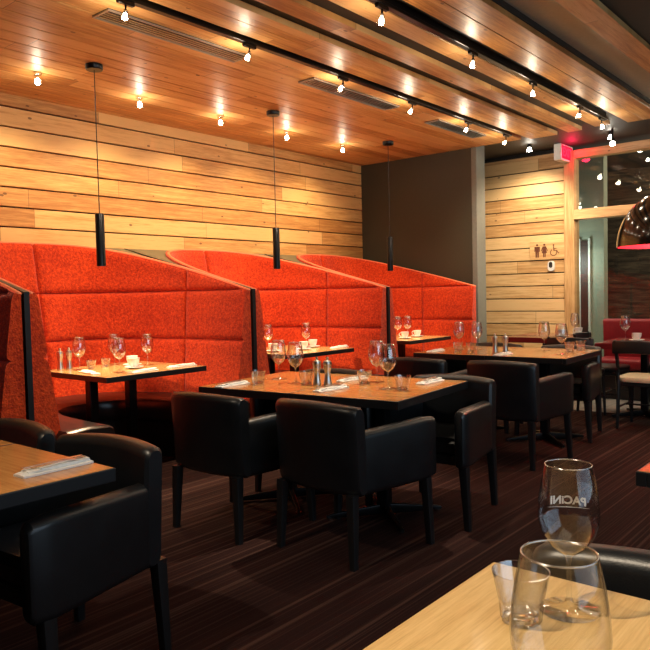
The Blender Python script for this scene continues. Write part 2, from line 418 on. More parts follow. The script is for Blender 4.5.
ceil_boards('ceiling_plank_strip', [(2.49, 2.645)], 7.7, 'single ceiling board beside the second light track')
ceil_boards('ceiling_plank_strip', [(2.165, 2.325), (1.985, 2.160)], 7.75, 'wide pair of ceiling boards beyond the second light track')
ceil_boards('ceiling_plank_strip', [(1.50, 1.665)], 7.9, 'last ceiling board before the black ceiling')
point('corridor_fill', (10.0, 1.6, 2.6), 70, WARM2, 0.1); point('corridor_fill', (9.2, 3.6, 1.6), 10, (0.85, 1.0, 0.92), 0.1)  # added fill so the timber and pale wall beyond the glass show
# walls behind the camera
bm = bmesh.new()
bx(bm, -2.6, 11.3, -2.6, -2.5, 0, 0.5); bx(bm, -2.6, 11.3, -2.6, -2.5, 2.7, 3.2); bx(bm, -2.6, -0.4, -2.6, -2.5, 0.5, 2.7); bx(bm, 4.9, 11.3, -2.6, -2.5, 0.5, 2.7)
struct(obj('wall_near', bm, 'dark_wall'), 'dark wall behind the camera with the street window')
struct(obj('window_2', box(-0.4, 4.9, -2.56, -2.55, 0.5, 2.7), 'pane'), 'street window behind the camera')
struct(obj('wall_left', box(-2.7, -2.6, -2.6, WY + 0.1, 0, 3.1), 'dark_wall'), 'dark left wall outside the view')

# ------------------------------------------------------------------ booths
BN = 2.9
def ztop(y): return 1.319 + 0.259 * (y - 4.05)
def shell_pt(th, z, off=0.0):
    """inner surface of a booth back, local x about the booth centre"""
    a = 0.755 + 0.118 * min(1.15, (z - 0.46) / 0.87); b = 1.41 + 0.235 * (z - 0.46) / 1.28
    a -= off; b -= off
    c = math.cos(th); s = math.sin(th)
    return (a * math.copysign(abs(c) ** (2 / BN), c), 4.05 + b * abs(s) ** (2 / BN))
# angular samples spread evenly by arc
def arc_params(n):
    raw = [i / 600 * PI for i in range(601)]; L = [0.0]
    for u, v in zip(raw, raw[1:]):
        p, q = shell_pt(u, 1.0), shell_pt(v, 1.0); L.append(L[-1] + math.hypot(p[0] - q[0], p[1] - q[1]))
    out = []; j = 0
    for k in range(n + 1):
        t = L[-1] * k / n
        while j < 599 and L[j + 1] < t: j += 1
        f = (t - L[j]) / max(1e-9, L[j + 1] - L[j]); out.append(raw[j] + f * (raw[j + 1] - raw[j]))
    return out, L[-1]
raw = [i / 2000 * PI for i in range(2001)]; AL = [0.0]
for u, v in zip(raw, raw[1:]):
    p, q = shell_pt(u, 1.0), shell_pt(v, 1.0); AL.append(AL[-1] + math.hypot(p[0] - q[0], p[1] - q[1]))
LEN = AL[-1]
def th_at(s):
    lo, hi = 0, 2000
    while hi - lo > 1:
        m = (lo + hi) // 2
        if AL[m] <= s: lo = m
        else: hi = m
    f = (s - AL[lo]) / max(1e-9, AL[hi] - AL[lo]); return raw[lo] + f * (raw[hi] - raw[lo])
V_SEAMS = [0.172 * LEN, 0.50 * LEN, 0.828 * LEN]
Z_SEAMS = [1.325, 0.922]
SS = [LEN * k / 120 for k in range(121)]
for q in V_SEAMS:
    SS = [v for v in SS if abs(v - q) > 0.03] + [q + d for d in (-0.028, -0.018, -0.011, -0.006, -0.003, 0, 0.003, 0.006, 0.011, 0.018, 0.028)]
SS.sort(); NS = len(SS) - 1
TH = [th_at(v) for v in SS]
def puff(d, w=0.012):      # 1 in the seam, falling off to the cushion face
    return math.exp(-abs(d) / w)
def shell_mesh():
    bm = bmesh.new(); inner = []; outer = []
    NSEG = 16
    for i, th in enumerate(TH):
        zt = 1.5
        for _ in range(6): zt = ztop(shell_pt(th, zt)[1])
        ci = []; s = SS[i]
        gv = max(puff(s - q) for q in V_SEAMS)
        zb = [0.40, 0.922, min(1.325, zt - 0.008), zt]
        zl = [zb[0]]
        for a, b in zip(zb, zb[1:]):
            zl += [a + (b - a) * 0.5 * (1 - math.cos(PI * k / NSEG)) for k in range(1, NSEG + 1)]
        for z in zl:
            gz = max(puff(z - q) for q in Z_SEAMS) if zt > 1.34 or z < 1.1 else puff(z - Z_SEAMS[1])
            edge = 0.012 * math.exp(-((zt - z) / 0.02) ** 2)
            off = 0.014 - 0.034 * max(gv, gz) - edge
            p = shell_pt(th, z, off); ci.append(bm.verts.new((p[0], p[1], z)))
        NZ = len(ci) - 1
        inner.append(ci)
        po = shell_pt(th, zt, -0.050)
        px = max(-0.911, min(0.911, po[0])); py = min(WY - 0.02, po[1])
        outer.append([bm.verts.new((px, py, ztop(py))), bm.verts.new((px, py, 0.05))])
    for i in range(NS):
        a, b = inner[i], inner[i + 1]
        for k in range(NZ): bm.faces.new((a[k], b[k], b[k + 1], a[k + 1]))
        bm.faces.new((a[NZ], b[NZ], outer[i + 1][0], outer[i][0]))
        bm.faces.new((outer[i][0], outer[i + 1][0], outer[i + 1][1], outer[i][1]))
        bm.faces.new((a[0], outer[i][1], outer[i + 1][1], b[0]))
    for i in (0, NS):
        bm.faces.new(inner[i] + outer[i])
    return bm
shell_bm = shell_mesh()
booth_x = [1.14, 3.01, 4.88, 6.75]
booth_lab = ['red curved booth cut off by the left edge of the photo', 'red curved booth with round back nearest the left, behind the first hanging tube lamp',
             'middle red curved booth behind the second hanging tube lamp', 'red curved booth farthest away, beside the dark painted wall']
def seat_mesh():
    bm = bmesh.new(); rings = []
    n = 90
    for i in range(n + 1):
        th = th_at(LEN * i / n)
        c = math.cos(th); s = math.sin(th)
        def P(a, b, yo): return (a * math.copysign(abs(c) ** (2 / BN), c), yo + b * abs(s) ** (2 / BN))
        o = P(0.775, 1.41 + 0.14, 3.92); q = P(0.43, 0.94 + 0.13, 3.92)
        r = []
        for f, z in ((0, 0.30), (0, 0.44), (0.06, 0.468), (0.5, 0.475), (0.90, 0.466), (0.975, 0.452), (1.0, 0.425), (1.0, 0.32), (0.97, 0.30)):
            r.append((o[0] + (q[0] - o[0]) * f, o[1] + (q[1] - o[1]) * f, z))
        rings.append(r)
    # round the front ends a little
    for idx, sg in ((0, 1), (-1, 1)):
        rings[idx] = [(x, y + 0.02, z - (0.012 if z > 0.4 else -0.005)) for x, y, z in rings[idx]]
    loft(bm, rings); return bm
def plinth_mesh():
    bm = bmesh.new(); rings = []
    for i in range(61):
        th = th_at(LEN * i / 60); c = math.cos(th); s = math.sin(th)
        def P(a, b, yo): return (a * math.copysign(abs(c) ** (2 / BN), c), yo + b * abs(s) ** (2 / BN))
        o = P(0.74, 1.48, 3.98); q = P(0.50, 1.10, 3.98)
        rings.append([(o[0], o[1], 0), (o[0], o[1], 0.30), (q[0], q[1], 0.30), (q[0], q[1], 0)])
    loft(bm, rings); return bm
bt = thing('curved_booth', booth_lab[0], 'booth', (booth_x[0], 0, 0), 0, 'red curved booths along the wood wall')
obj('backrest', shell_bm, 'fabric', bt, smooth=True)
# paler piping along the top rim
bm = bmesh.new(); pts = []
for th in TH[::2]:
    zt = 1.5
    for _ in range(6): zt = ztop(shell_pt(th, zt)[1])
    p = shell_pt(th, zt, -0.028); pts.append((p[0], min(p[1], WY - 0.04), ztop(p[1]) - 0.006))
tube(bm, pts, 0.016, 8); obj('rim_roll', bm, 'piping', bt, smooth='all')
obj('seat', seat_mesh(), 'vinyl', bt, smooth=True); obj('plinth', plinth_mesh(), 'black_paint', bt)
for i in (1, 2, 3): dup(bt, (booth_x[i], 0, 0), 0, booth_lab[i])
# dividers between the booths: black upright, olive infill behind
def divider(px, label, half=0.0, left=True, rightside=True):
    d = thing('booth_divider', label, 'divider', (px, 0, 0), 0, 'black dividers between the booths')
    bm = bmesh.new()
    v = []
    for x in (-0.017, 0.017):
        for y, z in ((4.035, 0.03), (4.035, 1.325), (5.74, ztop(5.74) - 0.015), (5.74, 0.03)): v.append(bm.verts.new((x, y, z)))
    for f in ((0, 1, 2, 3), (7, 6, 5, 4), (0, 4, 5, 1), (1, 5, 6, 2), (2, 6, 7, 3), (3, 7, 4, 0)): bm.faces.new([v[i] for i in f])
    obj('upright_panel', bm, 'black_paint', d)
    # infill ledge
    poly = []
    if rightside:
        for th in reversed(TH[int(NS * 0.6):]):
            zt = 1.5
            for _ in range(6): zt = ztop(shell_pt(th, zt)[1])
            p = shell_pt(th, zt, -0.04); poly.append((p[0] + 0.935, p[1]))
    else: poly += [(0.02, 4.1), (0.02, WY - 0.01)]
    L = []
    if left:
        for th in TH[:int(NS * 0.4)]:
            zt = 1.5
            for _ in range(6): zt = ztop(shell_pt(th, zt)[1])
            p = shell_pt(th, zt, -0.04); L.append((p[0] - 0.935, p[1]))
    else: L = [(-0.02, 4.1), (-0.02, WY - 0.01)]
    poly = [p for p in poly if p[1] < WY - 0.02 and p[1] > 4.2]; L = [p for p in L if p[1] < WY - 0.02 and p[1] > 4.2]
    wall = [(poly[-1][0], WY - 0.005), (L[-1][0], WY - 0.005)]
    out = poly + wall + L[::-1]
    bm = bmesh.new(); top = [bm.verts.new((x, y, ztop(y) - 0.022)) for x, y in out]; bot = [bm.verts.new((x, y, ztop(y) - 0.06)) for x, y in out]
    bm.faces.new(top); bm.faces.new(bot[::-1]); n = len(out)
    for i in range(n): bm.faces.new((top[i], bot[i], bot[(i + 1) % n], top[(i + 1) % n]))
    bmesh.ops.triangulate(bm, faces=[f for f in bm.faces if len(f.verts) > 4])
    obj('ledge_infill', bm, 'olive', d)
divider(2.078, 'black upright divider at the left, between the cut off booth and its neighbour')
divider(3.948, 'black upright divider between the nearest whole booth and the middle booth')
divider(5.818, 'black upright divider between the middle booth and the farthest booth')

# ------------------------------------------------------------------ furniture builders
def leg_bm(x, y, h=0.35, w0=0.042, w1=0.03, sx=0.0, sy=0.0):
    bm = bmesh.new(); loft(bm, [[(x + sx + px, y + sy + py, 0) for px, py in rrect(w1, w1, 0.004, 2)], [(x + px, y + py, h) for px, py in rrect(w0, w0, 0.004, 2)]]); return bm
def make_chair():
    t = thing('armchair', '', 'chair')
    # backrest : lofted along y, slightly wrapped round
    def ring(y, w, h, xc, zc, r, lean=0.0):
        return [(xc + px + lean * (pz / h), y, zc + pz) for px, pz in rrect(w, h, r, 5)]
    bm = bmesh.new(); R = []
    z0, z1 = 0.33, 0.765
    N = 14; W = 0.252
    for i in range(N + 1):
        u = -1 + 2 * i / N; y = u * W
        e = 1 - 0.05 * max(0, abs(u) - 0.9) / 0.1
        wrap = 0.035 * u * u
        R.append(ring(y, 0.085 * e, (z1 - z0) * (1 - 0.0 * abs(u)) - (0.015 * u * u), -0.225 + wrap, (z0 + z1) / 2 - 0.006 * u * u, 0.035, -0.03))
    e0 = [(x * 0.0 + (x - (-0.19)) * 0.75 - 0.19, y - 0.014, (z - 0.55) * 0.95 + 0.55) for x, y, z in R[0]]
    e1 = [((x - (-0.19)) * 0.75 - 0.19, y + 0.014, (z - 0.55) * 0.95 + 0.55) for x, y, z in R[-1]]
    loft(bm, [e0] + R + [e1]); obj('backrest', bm, 'leather', t, smooth=True)
    for s in (-1, 1):
        bm = bmesh.new(); R = []
        for i in range(9):
            u = i / 8; x = -0.20 + 0.52 * u; y = s * (0.222 + 0.085 * u - 0.01 * u * u); top = 0.628 + 0.022 * u
            sc = 1.0 if i < 8 else 0.8
            R.append([(x, y + py * sc, (0.33 + top) / 2 + pz * (1 if i < 8 else 0.94)) for py, pz in rrect(0.075, top - 0.33, 0.03, 5)])
        R.append([((R[-1][0][0]) + 0.012, y + (q[1] - y) * 0.72, (q[2] - 0.49) * 0.9 + 0.49) for q in R[-1]])
        loft(bm, R); obj('armrest', bm, 'leather', t, smooth=True)
    bm = bmesh.new(); v = [(-0.19, -0.20), (0.255, -0.255), (0.255, 0.255), (-0.19, 0.20)]
    def poly_prism(bm, pts, zz0, zz1, bev):
        tb = bmesh.new(); a = [tb.verts.new((x, y, zz0)) for x, y in pts]; b = [tb.verts.new((x, y, zz1)) for x, y in pts]
        tb.faces.new(a[::-1]); tb.faces.new(b)
        for i in range(len(pts)): tb.faces.new((a[i], a[(i + 1) % len(pts)], b[(i + 1) % len(pts)], b[i]))
        if bev: bmesh.ops.bevel(tb, geom=tb.edges[:], offset=bev, segments=3, affect='EDGES')
        join(bm, tb)
    poly_prism(bm, v, 0.375, 0.475, 0.025); obj('seat_cushion', bm, 'leather', t, smooth=True)
    bm = bmesh.new(); poly_prism(bm, [(-0.2, -0.21), (0.265, -0.262), (0.265, 0.262), (-0.2, 0.21)], 0.335, 0.385, 0.008); obj('seat_frame', bm, 'leather', t, smooth=True)
    for x, y, sx, sy in ((-0.225, -0.232, -0.012, -0.012), (-0.225, 0.232, -0.012, 0.012), (0.27, -0.295, 0.004, -0.022), (0.27, 0.295, 0.004, 0.022)):
        obj('leg', leg_bm(x, y, 0.345, 0.046, 0.032, sx, sy), 'black_paint', t, smooth=True)
    return t
chair0 = make_chair(); used = [False]
def chair(x, y, deg, label, grp):
    if not used[0]:
        used[0] = True; o = chair0; o.location = (x, y, 0); o.rotation_euler = (0, 0, math.radians(deg)); o['label'] = label; o['group'] = grp; return o
    return dup(chair0, (x, y, 0), math.radians(deg), label, grp)

def make_table(cx, cy, lx, ly, deg, label, top='veneer', base='cross', edge='black_paint', thick=0.045, cols=((0, 0),), grp=None, h=0.74):
    t = thing('dining_table', label, 'table', (cx, cy, 0), math.radians(deg), grp)
    obj('tabletop', box(-lx / 2 + 0.006, lx / 2 - 0.006, -ly / 2 + 0.006, ly / 2 - 0.006, h - 0.012, h, 0.001, 1), top, t)
    bm = bmesh.new()
    z0, z1 = h - thick, h - 0.0015
    bx(bm, -lx / 2, lx / 2, -ly / 2, -ly / 2 + 0.03, z0, z1, 0.003); bx(bm, -lx / 2, lx / 2, ly / 2 - 0.03, ly / 2, z0, z1, 0.003)
    bx(bm, -lx / 2, -lx / 2 + 0.03, -ly / 2 + 0.03, ly / 2 - 0.03, z0, z1, 0.003); bx(bm, lx / 2 - 0.03, lx / 2, -ly / 2 + 0.03, ly / 2 - 0.03, z0, z1, 0.003)
    bx(bm, -lx / 2 + 0.03, lx / 2 - 0.03, -ly / 2 + 0.03, ly / 2 - 0.03, z0, h - 0.0125)
    obj('edge_band', bm, edge, t)
    for qx, qy in cols:
        obj('column', box(qx - 0.034, qx + 0.034, qy - 0.034, qy + 0.034, 0.04, z0, 0.006), 'black_metal', t)
        if base == 'cross':
            bm = bmesh.new()
            for a in range(4):
                ang = math.radians(45 + 90 * a); d = Vector((math.cos(ang), math.sin(ang), 0)); n = Vector((-d.y, d.x, 0)); R = []
                for u, hh, ww in ((0.02, 0.06, 0.032), (0.15, 0.045, 0.028), (0.30, 0.026, 0.022), (0.34, 0.018, 0.018)):
                    c0 = Vector((qx, qy, 0)) + d * u
                    R.append([c0 + n * px + Vector((0, 0, 0.010 + hh / 2 + pz)) for px, pz in rrect(ww, hh, 0.006, 3)])
                loft(bm, R)
            cb = obj('cross_base', bm, 'black_metal', t, smooth=True)
            for a in range(4):
                ang = math.radians(45 + 90 * a); bm = bmesh.new(); lathe(bm, [(0, 0), (0.016, 0), (0.018, 0.012), (0, 0.014)], 12, qx + 0.32 * math.cos(ang), qy + 0.32 * math.sin(ang))
                obj('glide', bm, 'chrome', cb, smooth=True)
        else:
            bm = bmesh.new(); lathe(bm, [(0, 0), (0.20, 0), (0.205, 0.012), (0.06, 0.03), (0.045, 0.05), (0, 0.05)], 32, qx, qy); obj('round_base', bm, 'black_metal', t, smooth=True)
    return t

# ------------------------------------------------------------------ tableware builders
def make_wineglass():
    t = thing('wine_glass', '', 'glass')
    bm = bmesh.new()
    lathe(bm, [(0, 0), (0.048, 0), (0.050, 0.0015), (0.046, 0.003), (0.022, 0.006), (0.008, 0.012), (0.0045, 0.022)], 40); obj('foot', bm, 'glass', t, smooth='all')
    bm = bmesh.new(); lathe(bm, [(0.0045, 0.022), (0.0036, 0.05), (0.0036, 0.078), (0.006, 0.091), (0.011, 0.096)], 16); obj('stem', bm, 'glass', t, smooth='all')
    out = [(0.004, 0.094), (0.016, 0.099), (0.030, 0.111), (0.042, 0.130), (0.0485, 0.150), (0.0497, 0.165), (0.0480, 0.190), (0.0440, 0.216), (0.0380, 0.245)]
    inn = [(r - 0.0014, z) for r, z in out[::-1]]; inn[-1] = (0.0, 0.098)
    bm = bmesh.new(); lathe(bm, out + [(0.0370, 0.2462)] + inn, 48); bw = obj('bowl', bm, 'glass', t, smooth='all')
    bm = bmesh.new(); lathe(bm, [(0.0373 + 0.0012 * math.cos(2 * PI * k / 8), 0.2462 + 0.0012 * math.sin(2 * PI * k / 8)) for k in range(8)], 48, closed=True)
    obj('rim', bm, 'glass_rim', bw, smooth='all')
    return t
def make_tumbler():
    t = thing('tumbler', '', 'glass')
    S2 = 20; bm = bmesh.new()
    prof = [(0.0, 0.0), (0.030, 0.0), (0.032, 0.003), (0.034, 0.028), (0.036, 0.034), (0.046, 0.082), (0.0442, 0.082), (0.034, 0.036), (0.026, 0.022), (0.0, 0.020)]
    rings = []
    for r, z in prof:
        if r < 1e-5: rings.append([bm.verts.new((0, 0, z))]); continue
        ring = []
        for i in range(40):
            a = 2 * PI * i / 40; k = 1.0
            if 0.002 < z < 0.03 and r > 0.03: k = 1 + 0.045 * math.cos(10 * a)
            ring.append(bm.verts.new((r * k * math.cos(a), r * k * math.sin(a), z)))
        rings.append(ring)
    for a, b in zip(rings, rings[1:]):
        for i in range(40):
            j = (i + 1) % 40
            if len(a) == 1: bm.faces.new((a[0], b[j], b[i]))
            elif len(b) == 1: bm.faces.new((a[i], a[j], b[0]))
            else: bm.faces.new((a[i], a[j], b[j], b[i]))
    obj('body', bm, 'glass_tumbler', t, smooth=True)
    bm = bmesh.new(); rr = []
    for q, z in ((0.85, 0.0015), (1.0, 0.006), (0.92, 0.014), (0.55, 0.019)):
        rr.append([(0.029 * q * (1 + 0.07 * (k % 2)) * math.cos(2 * PI * k / 20), 0.029 * q * (1 + 0.07 * (k % 2)) * math.sin(2 * PI * k / 20), z) for k in range(20)])
    loft(bm, rr); obj('thick_base', bm, 'solid_glass', t)
    return t
def make_mill():
    t = thing('pepper_mill', '', 'mill')
    bm = bmesh.new(); lathe(bm, [(0, 0), (0.024, 0), (0.025, 0.01), (0.021, 0.03), (0.017, 0.06), (0.019, 0.085), (0.024, 0.10), (0.024, 0.112), (0.0, 0.112)], 20); obj('body', bm, 'steel', t, smooth=True)
    bm = bmesh.new(); lathe(bm, [(0, 0.113), (0.022, 0.113), (0.026, 0.125), (0.022, 0.140), (0.010, 0.147), (0.006, 0.150), (0.009, 0.158), (0.006, 0.165), (0, 0.166)], 20); obj('head', bm, 'steel', t, smooth=True)
    return t
def make_napkin():
    t = thing('napkin', '', 'napkin')
    bm = bmesh.new(); rnd = random.Random(3)
    for k, (dx, dy, L, W, z0, z1) in enumerate(((0, 0, 0.24, 0.085, 0, 0.006), (0.012, 0.008, 0.215, 0.066, 0.006, 0.011), (0.03, -0.004, 0.17, 0.045, 0.011, 0.016))):
        nx = 12; R = []
        for i in range(nx + 1):
            u = i / nx; x = dx - L / 2 + L * u; w = W * (0.75 + 0.25 * u) * (1 if 0 < i < nx else 0.9); ww = 0.0025 * math.sin(u * 9 + k * 2)
            R.append([(x, dy - w / 2, z0), (x, dy + w / 2, z0), (x + 0.004 * k, dy + w / 2, z1 + max(0, ww)), (x, dy, z1 + 0.002 + ww), (x, dy - w / 2, z1)])
        loft(bm, R)
    bmesh.ops.translate(bm, verts=bm.verts, vec=(0, 0, 0.0003))
    obj('folded_paper', bm, 'paper', t)
    return t
def make_cup():
    t = thing('coffee_cup', '', 'cup')
    bm = bmesh.new(); lathe(bm, [(0, 0), (0.035, 0), (0.05, 0.006), (0.072, 0.013), (0.07, 0.016), (0.03, 0.010), (0, 0.010)], 28); obj('saucer', bm, 'porcelain', t, smooth=True)
    bm = bmesh.new(); lathe(bm, [(0, 0.012), (0.024, 0.012), (0.028, 0.018), (0.042, 0.05), (0.045, 0.078), (0.042, 0.078), (0.038, 0.05), (0.022, 0.02), (0, 0.02)], 28); cbd = obj('cup_body', bm, 'porcelain', t, smooth=True)
    bm = bmesh.new(); tube(bm, [(0.038 + 0.028 * math.sin(a), 0, 0.048 + 0.022 * math.cos(a)) for a in [PI * k / 8 for k in range(9)]], 0.0045, 6); obj('handle', bm, 'porcelain', cbd, smooth='all')
    return t
def make_fork():
    bm = bmesh.new()
    loft(bm, [[(x, y * w, z + h) for y, h in ((-1, 0), (1, 0), (1, 0.0018), (-1, 0.0018))] for x, w, z in ((-0.09, 0.006, 0.0), (-0.03, 0.004, 0.001), (0.03, 0.003, 0.002), (0.05, 0.011, 0.0), (0.062, 0.012, 0.0))])
    for k in range(4):
        y = -0.009 + 0.006 * k; bx(bm, 0.061, 0.10, y - 0.0014, y + 0.0014, 0.0002, 0.0018)
    return bm
def make_knife():
    bm = bmesh.new()
    loft(bm, [[(x, y * w + o, z + h) for y, h in ((-1, 0), (1, 0), (1, 0.0022), (-1, 0.0022))] for x, w, z, o in ((-0.105, 0.007, 0, 0), (-0.02, 0.006, 0.0, 0), (0.0, 0.008, 0, 0.001), (0.08, 0.009, 0, 0.0), (0.105, 0.003, 0, 0.004))])
    return bm
PROT = {}
def place(kind, x, y, z, label, grp, rz=0.0, scale=None):
    mk = {'wine': make_wineglass, 'tumbler': make_tumbler, 'mill': make_mill, 'napkin': make_napkin, 'cup': make_cup}[kind]
    if kind not in PROT:
        o = mk(); PROT[kind] = o; o.location = (x, y, z); o.rotation_euler = (0, 0, rz); o['label'] = label
        if grp: o['group'] = grp
        if scale: o.scale = (scale,) * 3
        return o
    o = dup(PROT[kind], (x, y, z), rz, label, grp, scale or 1.0)
    if not grp and 'group' in o: del o['group']
    return o
_cut = {}
def cutlery(kind, x, y, z, rz, label):
    if kind not in _cut:
        o = obj(kind, make_fork() if kind == 'fork' else make_knife(), 'steel', smooth=True); _cut[kind] = o
    else:
        o = _cut[kind].copy(); C.objects.link(o)
    o.location = (x, y, z); o.rotation_euler = (0, 0, rz); tag(o, label, kind, 'cutlery laid on the napkins'); return o
TZ = 0.7405

# ------------------------------------------------------------------ pixel based survey points (table plane) were turned into metres beforehand
# front table (pale) and its chair
make_table(0.785, 0.17, 0.97, 0.94, 0, 'pale oak table in the right foreground with two big wine glasses', top='veneer_pale', edge='veneer_pale', thick=0.035)
chair(1.19, 0.335, 180, 'black armchair pushed in at the far side of the pale foreground table', 'black armchairs around the dining tables')
# bottom left tables
make_table(0.80, 2.275, 0.95, 0.65, 0, 'wood topped table at the lower left corner with a folded napkin')
make_table(0.80, 2.93, 0.95, 0.65, 0, 'wood topped table at the left edge, behind the lower left one')
chair(1.265, 2.28, 186, 'black armchair at the lower left, back and arm in the foreground', 'black armchairs around the dining tables')
chair(1.235, 2.93, 180, 'black armchair at the left edge, only its brown glinting back top visible', 'black armchairs around the dining tables')
# middle tables
make_table(3.27, 2.325, 0.88, 0.67, 6, 'nearer half of the central pair of wood tables with two tall glasses')
make_table(3.20, 2.995, 0.88, 0.67, 6, 'farther half of the central pair of wood tables, with the pepper mills')
AG = 'black armchairs around the dining tables'
chair(2.775, 2.205, -3, 'black armchair in the centre foreground seen from behind', AG)
chair(2.675, 2.91, 2, 'black armchair left of the central one, seen from behind', AG)
chair(3.57, 2.145, 183, 'black armchair on the right side of the central table, arm towards the camera', AG)
chair(3.49, 2.98, 184, 'black armchair across the central table next to the middle booth', AG)
# third tables
make_table(5.70, 2.385, 0.88, 0.67, 2, 'nearer half of the far right pair of wood tables')
make_table(5.68, 3.06, 0.88, 0.67, 2, 'farther half of the far right pair of wood tables, nearer the last booth')
chair(4.93, 2.30, 0, 'black armchair with its back to us at the near side of the far right table', AG)
chair(4.87, 3.02, 4, 'black armchair beside the farther half of the far right table, mostly hidden', AG)
chair(6.07, 2.375, 182, 'black armchair on the far side of the far right table, near the small chairs', AG)
chair(6.05, 3.10, 182, 'black armchair beyond the far right table in front of the boarded wall', AG)
# booth tables
for i, lab in ((1, 'wood topped table in the nearest whole booth, brightly lit'), (2, 'wood topped table in the middle booth'), (3, 'small looking wood topped table in the farthest booth')):
    cx = booth_x[i] + 0.13
    make_table(cx, 4.64, 0.88, 0.88, 0, lab, top='veneer_booth', base='round', cols=((-0.285, 0.0), (0.05, 0.0)), grp='booth tables', thick=0.04)

# ------------------------------------------------------------------ maroon tables, cafe chairs and bench at the right
def cafe_chair(name_lab, x, y, deg, seat='leather'):
    t = thing('cafe_chair', name_lab, 'chair', (x, y, 0), math.radians(deg), 'slim black wooden chairs by the glass wall')
    bm = bmesh.new(); tb = bmesh.new()
    loft(bm, [[(px, py, z) for px, py in rrect(0.42 * s, 0.42 * s, 0.09, 5)] for z, s in ((0.425, 0.96), (0.44, 1), (0.462, 1), (0.47, 0.97))]); obj('seat', bm, seat, t, smooth=True)
    obj('seat_rail', box(-0.19, 0.19, -0.19, 0.19, 0.385, 0.425, 0.01), 'black_paint', t)
    for sx, sy in ((-1, -1), (-1, 1), (1, -1), (1, 1)):
        if sx < 0:
            bm = bmesh.new(); tube(bm, [(-0.215, sy * 0.19, 0), (-0.19, sy * 0.185, 0.42), (-0.205, sy * 0.19, 0.6), (-0.245, sy * 0.20, 0.80)], [0.014, 0.018, 0.017, 0.014], 8)
        else:
            bm = bmesh.new(); tube(bm, [(0.195, sy * 0.19, 0), (0.175, sy * 0.175, 0.43)], [0.013, 0.018], 8)
        obj('leg', bm, 'black_paint', t, smooth=True)
    bm = bmesh.new(); R = []
    for i in range(13):
        u = -1 + i / 6; R.append([(-0.285 + 0.055 * u * u + px, u * 0.225, 0.745 + pz - 0.01 * u * u) for px, pz in rrect(0.024, 0.115, 0.01, 3)])
    loft(bm, R); obj('backrest', bm, 'black_paint', t, smooth=True)
    bm = bmesh.new()
    for sy in (-1, 1): tube(bm, [(-0.2, sy * 0.187, 0.2), (0.185, sy * 0.182, 0.2)], 0.009, 6)
    tube(bm, [(0, -0.185, 0.2), (0, 0.185, 0.2)], 0.009, 6)
    obj('stretcher', bm, 'black_paint', t, smooth=True)
    return t
def maroon_table(x, y, label):
    t = make_table(x, y, 0.75, 0.72, 0, label, top='maroon_top', edge='maroon', thick=0.06, grp='maroon tables by the glass wall'); return t
maroon_table(7.28, 2.03, 'glossy maroon table with a wine glass before the red bench')
maroon_table(7.75, 3.22, 'glossy maroon table behind the curved black chair back, near the wood post')
maroon_table(7.00, 1.12, 'glossy maroon table at the right edge of the photo')
cafe_chair('slim black chair with curved back in front of the wood post', 6.95, 2.56, 0)
cafe_chair('slim black chair with its open legs over the grey tile floor', 7.42, 2.46, -90)
cafe_chair('slim black chair with a pale cream seat at the right edge', 6.72, 1.86, 0, 'cream')
cafe_chair('slim dark chair on the far side of the maroon table, before the bench', 7.85, 1.95, 180)
b = thing('banquette', 'long red upholstered bench against the glass screen', 'bench', (8.42, 0.6, 0))
bm = bmesh.new(); R = []
for y in (2.24, 2.22, -2.2, -2.22):
    s = 1 if abs(y) < 2.2 and y < 2.23 else 0.96
    R.append([(0.16 + px + 0.03 * (-pz / 0.5), y, 0.66 + pz * s) for px, pz in rrect(0.12, 0.50, 0.04, 4)])
loft(bm, R); obj('backrest', bm, 'bench_red', b, smooth=True)
obj('seat', box(-0.26, 0.14, -2.22, 2.24, 0.34, 0.46, 0.03, 3), 'bench_red', b, smooth=True)
obj('plinth', box(-0.2, 0.2, -2.2, 2.22, 0.0, 0.34), 'black_paint', b)

# ------------------------------------------------------------------ tableware
WG = 'wine glasses on the tables'; TG = 'water tumblers on the tables'
# foreground
fg = place('wine', 1.145, 0.440, TZ, 'large wine glass with printed word standing on the pale foreground table', WG)
ng = place('wine', 0.72, 0.287, TZ, 'nearest wine glass at the bottom edge of the photo, cut off', WG, 0, 1.05)
for o in list(fg.children): pass
place('tumbler', 1.063, 0.488, TZ, 'water tumbler with faceted base on the pale foreground table', TG)
